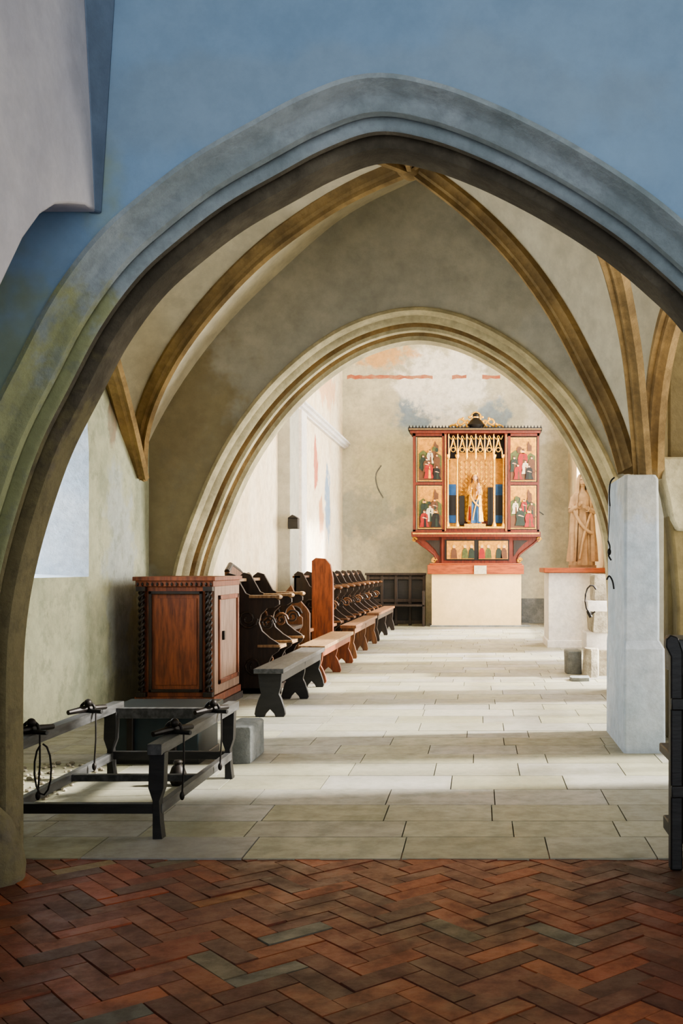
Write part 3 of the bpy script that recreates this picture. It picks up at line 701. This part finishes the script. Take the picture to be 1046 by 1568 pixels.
o=Obj('kneeling_desk')
xa=X(402,11.9); xb=X(440,11.9)
for y in (11.8,12.9):
    o.prism([(xa,0),(xa,.72),(xa+.03,.78),(xa+.16,.77),(xa+.2,.70),(xb,.62),(xb,.52),(xb-.04,.45),(xb-.05,.3),(xb,.2),(xb,0)],'y',y,y+.06,M_lightwood if y<12 else M_midwood)
    o.tube([(xa+.13+.07*(1-t/22)*math.cos(t*.6),y-.01,.42+.07*(1-t/22)*math.sin(t*.6)) for t in range(18)],.014,M_darkwood,6)
o.box(xa,xb,11.85,12.9,.5,.54,M_darkwood); o.box(xa,xa+.03,11.85,12.9,0,.7,M_midwood); o.done(.005)
def bench(name,x0,x1,y0,y1,h,m,ml,legs):
    o=Obj(name); o.box(x0,x1,y0,y1,h-.04,h,m)
    o.box(x0+.03,x0+.055,y0+.1,y1-.1,h-.12,h-.04,ml); o.box(x1-.055,x1-.03,y0+.1,y1-.1,h-.12,h-.04,ml)
    for t in legs:
        y=y0+.06+(y1-y0-.16)*t; w=x1-x0
        pl=[(.1,h-.04),(.14,h*.62),(.2,h*.48),(.12,h*.38),(.02,h*.2),(-.02,.03),(.04,0),(.3,0),(.36,h*.08),(.5,h*.17),(.64,h*.08),(.7,0),(.96,0),(1.02,.03),(.98,h*.2),(.88,h*.38),(.8,h*.48),(.86,h*.62),(.9,h-.04)]
        o.prism([(x0+a*w,b2) for a,b2 in pl],'y',y,y+.045,ml)
    o.done(.004)
bench('bench',X(388,8.6),X(434,8.6),8.6,10.9,.41,M_greywood,M_blkwood,(0,.55,1))
bench('bench',X(456,11.1),X(498,11.1),11.1,13.6,.41,M_lightwood,M_redwood,(0,.5,1))
bench('bench',-1.89,-1.67,14.1,17.0,.46,M_midwood,M_midwood,(0,.5,1))
bench('bench',-1.89,-1.68,17.4,20.6,.48,M_midwood,M_darkwood,(0,.5,1))
o=Obj('rear_pew')
x0,x1=X(560,22),X(651,22); o.box(x0,x1,22.2,22.25,.04,1.08,M_blkwood); o.box(x0-.03,x1+.01,22.1,22.3,1.07,1.12,M_darkwood)
for k in range(5):
    x=x0+(x1-x0-.06)*k/4; o.box(x,x+.06,22.14,22.2,0,1.08,M_darkwood)
for z in (.05,.5,.98): o.box(x0,x1,22.15,22.2,z,z+.07,M_darkwood)
o.box(x0,x1,21.8,22.15,.42,.46,M_darkwood); o.box(x0,x0+.05,21.8,22.2,0,.75,M_darkwood); o.box(x1-.05,x1,21.8,22.2,0,.75,M_darkwood)
o.done(.005)

# ------------------------------------------------------------ BIER FRAME
o=Obj('wooden_bier_frame')
fx0,fx1,fy0,fy1,fh=-2.17,-1.48,4.8,6.15,.40
M_bw=M_blkwood
for (x,y) in ((fx1,fy0),(fx1,fy1),(fx0,fy1),(fx0,fy0+.02)):
    o.prism([(x-.03,fh),(x+.04,fh),(x+.035,fh*.6),(x+.015,fh*.45),(x+.02,fh*.2),(x+.03,0),(x-.015,0),(x-.015,fh*.45),(x-.035,fh*.6)],'y',y-.03,y+.03,M_bw)
for x in (fx0,fx1):
    o.box(x-.03,x+.035,fy0-.06,fy1+.12,fh-.005,fh+.045,M_greywood)
    o.box(x-.015,x+.02,fy0,fy1,.115,.16,M_greywood)
o.box(fx0-.03,fx1,fy0-.02,fy0+.02,.12,.165,M_bw); o.box(fx0,fx1,fy1-.02,fy1+.02,.12,.165,M_bw); o.box(fx0,fx1,fy1-.02,fy1+.03,fh-.04,fh+.02,M_greywood)
o.box(fx0,fx1,5.5,5.54,.12,.155,M_greywood)
for x in (fx0,fx1):
    for y in (5.05,5.78):
        b0=Vector((x,y,fh+.045))
        o.tube(catmull([b0+Vector((-.035,.0,0)),b0+Vector((-.035,.0,.035)),b0+Vector((0,0,.06)),b0+Vector((.035,0,.035)),b0+Vector((.035,0,0))],4),.009,M_iron,7)
        o.tube([b0+Vector((-.07,-.10,.012)),b0+Vector((-.01,0,.02)),b0+Vector((.05,.14,.012))],[.014,.02,.014],M_iron,8)
        o.ell(b0+Vector((.01,-.02,.055)),(.022,.022,.022),M_iron)
        o.tube([b0+Vector((.06,-.04,0)),b0+Vector((.06,-.04,-.14)),b0+Vector((.055,-.05,-.28))],.005,M_iron,6)
        o.ell(b0+Vector((.055,-.05,-.29)),(.012,.012,.022),M_iron)
        o.tube([b0+Vector((-.07,.03,.008)),b0+Vector((.09,-.03,.008))],.012,M_bw,8)
c=Vector((fx0+.12,4.9,.3)); o.tube([c+Vector((.04*math.sin(t*.5),0,.12*math.cos(t*.5))) for t in range(13)],.005,M_iron,6)
o.done(.004)
o=Obj('wooden_chest'); o.box(-2.35,-1.78,6.6,7.1,.04,.3,M_teal); o.box(-2.38,-1.75,6.57,7.13,.3,.35,M_teal)
o.box(-2.36,-1.77,6.59,7.11,0,.05,M_blkwood)
for x in (-2.2,-1.93): o.box(x-.02,x+.02,6.56,6.6,.05,.34,M_iron)
o.done(.006)
o=Obj('dressed_stone_block'); rock(o,-1.61,-1.45,6.6,7.0,0,.24,M_greyblk,.006); o.done(.006)
o=Obj('small_jar'); o.lathe((-1.72,5.95,0),[(.03,0),(.045,.03),(.05,.07),(.035,.11),(.02,.125),(.028,.14),(.02,.15)],M_iron,14); o.done()
random.seed(2); o=Obj('rubble_heap')
for k in range(150):
    x=random.uniform(-2.85,-2.3); y=random.uniform(5.55,6.6)
    r=random.uniform(.008,.02); o.ell((x,y,.005+r*.5),(r,r*.8,r*.6),M_rubble,6,4)
o.done()
o=Obj('pew_end')
xp=X(1024,4.35)
o.prism([(xp,0),(xp,.88),(xp-.02,.92),(xp-.02,.95),(xp+.0,.97),(xp+.03,.96),(xp+.05,.9),(xp+.05,.0)],'y',4.30,4.36,M_blkwood)
o.prism([(xp+.05,.95),(xp+.18,.93),(xp+.3,.93),(xp+.3,.1),(xp+.05,.1)],'y',4.33,4.37,M_darkwood)
o.box(xp+.03,xp+.3,4.31,4.6,.80,.95,M_greywood); o.box(xp+.02,xp+.05,4.34,4.6,.1,.16,M_blkwood)
o.box(xp+.02,xp+.3,4.37,4.7,.42,.46,M_darkwood)
for z in (.3,.66): o.box(xp+.0,xp+.3,4.285,4.31,z,z+.05,M_blkwood)
o.done(.006)
o=Obj('iron_lamp_bracket')
P=lambda a,b2,D=7.5:W(a,b2,D)
o.tube(catmull([P(941,731),P(935,738),P(933,755),P(934,775)],4),.006,M_iron,6)
o.tube([P(934,775),P(931,830)],.003,M_iron,5); o.tube(catmull([P(931,828),P(934,838),P(932,850),P(936,858)],4),.006,M_iron,6); o.ell(P(933,845),(.014,.014,.025),M_iron)
o.tube(catmull([P(929,888),P(933,882),P(938,890),P(940,902)],4),.006,M_iron,6)
o.done()
o=Obj('iron_hook_ring'); D=11.7
o.tube([W(906+11*math.cos(t*.5)*.9,918+22*math.sin(t*.5),D) for t in range(2,12)],.010,M_iron,6); o.tube([W(900,935,D),W(905,945,D)],.02,M_iron,6); o.done()
o=Obj('alms_box'); o.box(-2.87,-2.72,15.6,15.75,1.82,1.98,M_blkwood); o.prism([(-2.87,1.98),(-2.80,2.03),(-2.72,1.98)],'y',15.58,15.76,M_blkwood); o.done(.005)

# ------------------------------------------------------------ LIGHT
w=bpy.data.worlds.new('World'); bpy.context.scene.world=w; w.use_nodes=True
bg=w.node_tree.nodes['Background']; bg.inputs[0].default_value=(.86,.93,1,1); bg.inputs[1].default_value=1.2
def sun(d,e,c,ang):
    l=bpy.data.lights.new('sun','SUN'); l.energy=e; l.color=c; l.angle=math.radians(ang)
    ob=bpy.data.objects.new('sun',l); bpy.context.scene.collection.objects.link(ob)
    ob.rotation_euler=Vector(d).to_track_quat('-Z','Y').to_euler()
sun((-1,-.12,-.60),17,(1,.96,.88),3.5)
def area(n,loc,d,sx,sy,e,c):
    l=bpy.data.lights.new(n,'AREA'); l.shape='RECTANGLE'; l.size=sx; l.size_y=sy; l.energy=e; l.color=c
    ob=bpy.data.objects.new(n,l); bpy.context.scene.collection.objects.link(ob); ob.location=loc
    ob.rotation_euler=Vector(d).to_track_quat('-Z','Y').to_euler()
area('sky_window_left',(-4.3,7.6,2.1),(1,0,-.1),1.2,1.6,150,(.86,.93,1))
area('sky_window_a',(RX+.6,11.7,1.9),(-1,0,-.1),1.8,3.2,330,(1,.98,.94))
area('sky_window_b',(RX+.6,14.7,1.9),(-1,0,-.1),1.4,3,260,(1,.98,.94))
area('sky_window_c',(RX+.6,19.7,2.9),(-1,0.15,-.05),2.9,4.4,850,(1,.97,.91))
area('sky_aisle_a',(4.1,6.7,2.5),(-1,0,-.1),1,3.2,110,(1,.97,.9))
area('sky_aisle_b',(4.1,9.1,2.5),(-1,0,-.1),1.8,3.4,210,(1,.97,.9))
area('chancel_fill',(-.5,16.5,6.7),(0,.35,-1),4,9,380,(1,.97,.9))  # added fill above the view to brighten the chancel, no actual fixture
area('aisle_fill',(2.7,5.6,1.6),(-1,.25,.45),1.6,1.6,62,(1,.96,.88))  # unseen fill added in the aisle to lift the vault bay
area('nave_fill',(.2,-1.3,1.8),(0,1,.42),4,2.5,80,(.92,.96,1))  # added fill behind the camera, brightens the front wall; no window there
# ------------------------------------------------------------ CAMERA
cam=bpy.data.cameras.new('Camera'); co=bpy.data.objects.new('Camera',cam); bpy.context.scene.collection.objects.link(co)
co.location=(0,0,H); co.rotation_euler=(math.pi/2,0,0); cam.sensor_fit='AUTO'; cam.sensor_width=36; cam.lens=36*F/1568
cam.shift_x=-(VX-523)/1568; cam.shift_y=(VY-784)/1568; cam.clip_start=.05
bpy.context.scene.camera=co
try:
    bpy.context.scene.view_settings.view_transform='AgX'; bpy.context.scene.view_settings.look='AgX - Medium High Contrast'
except Exception as e: print(e)
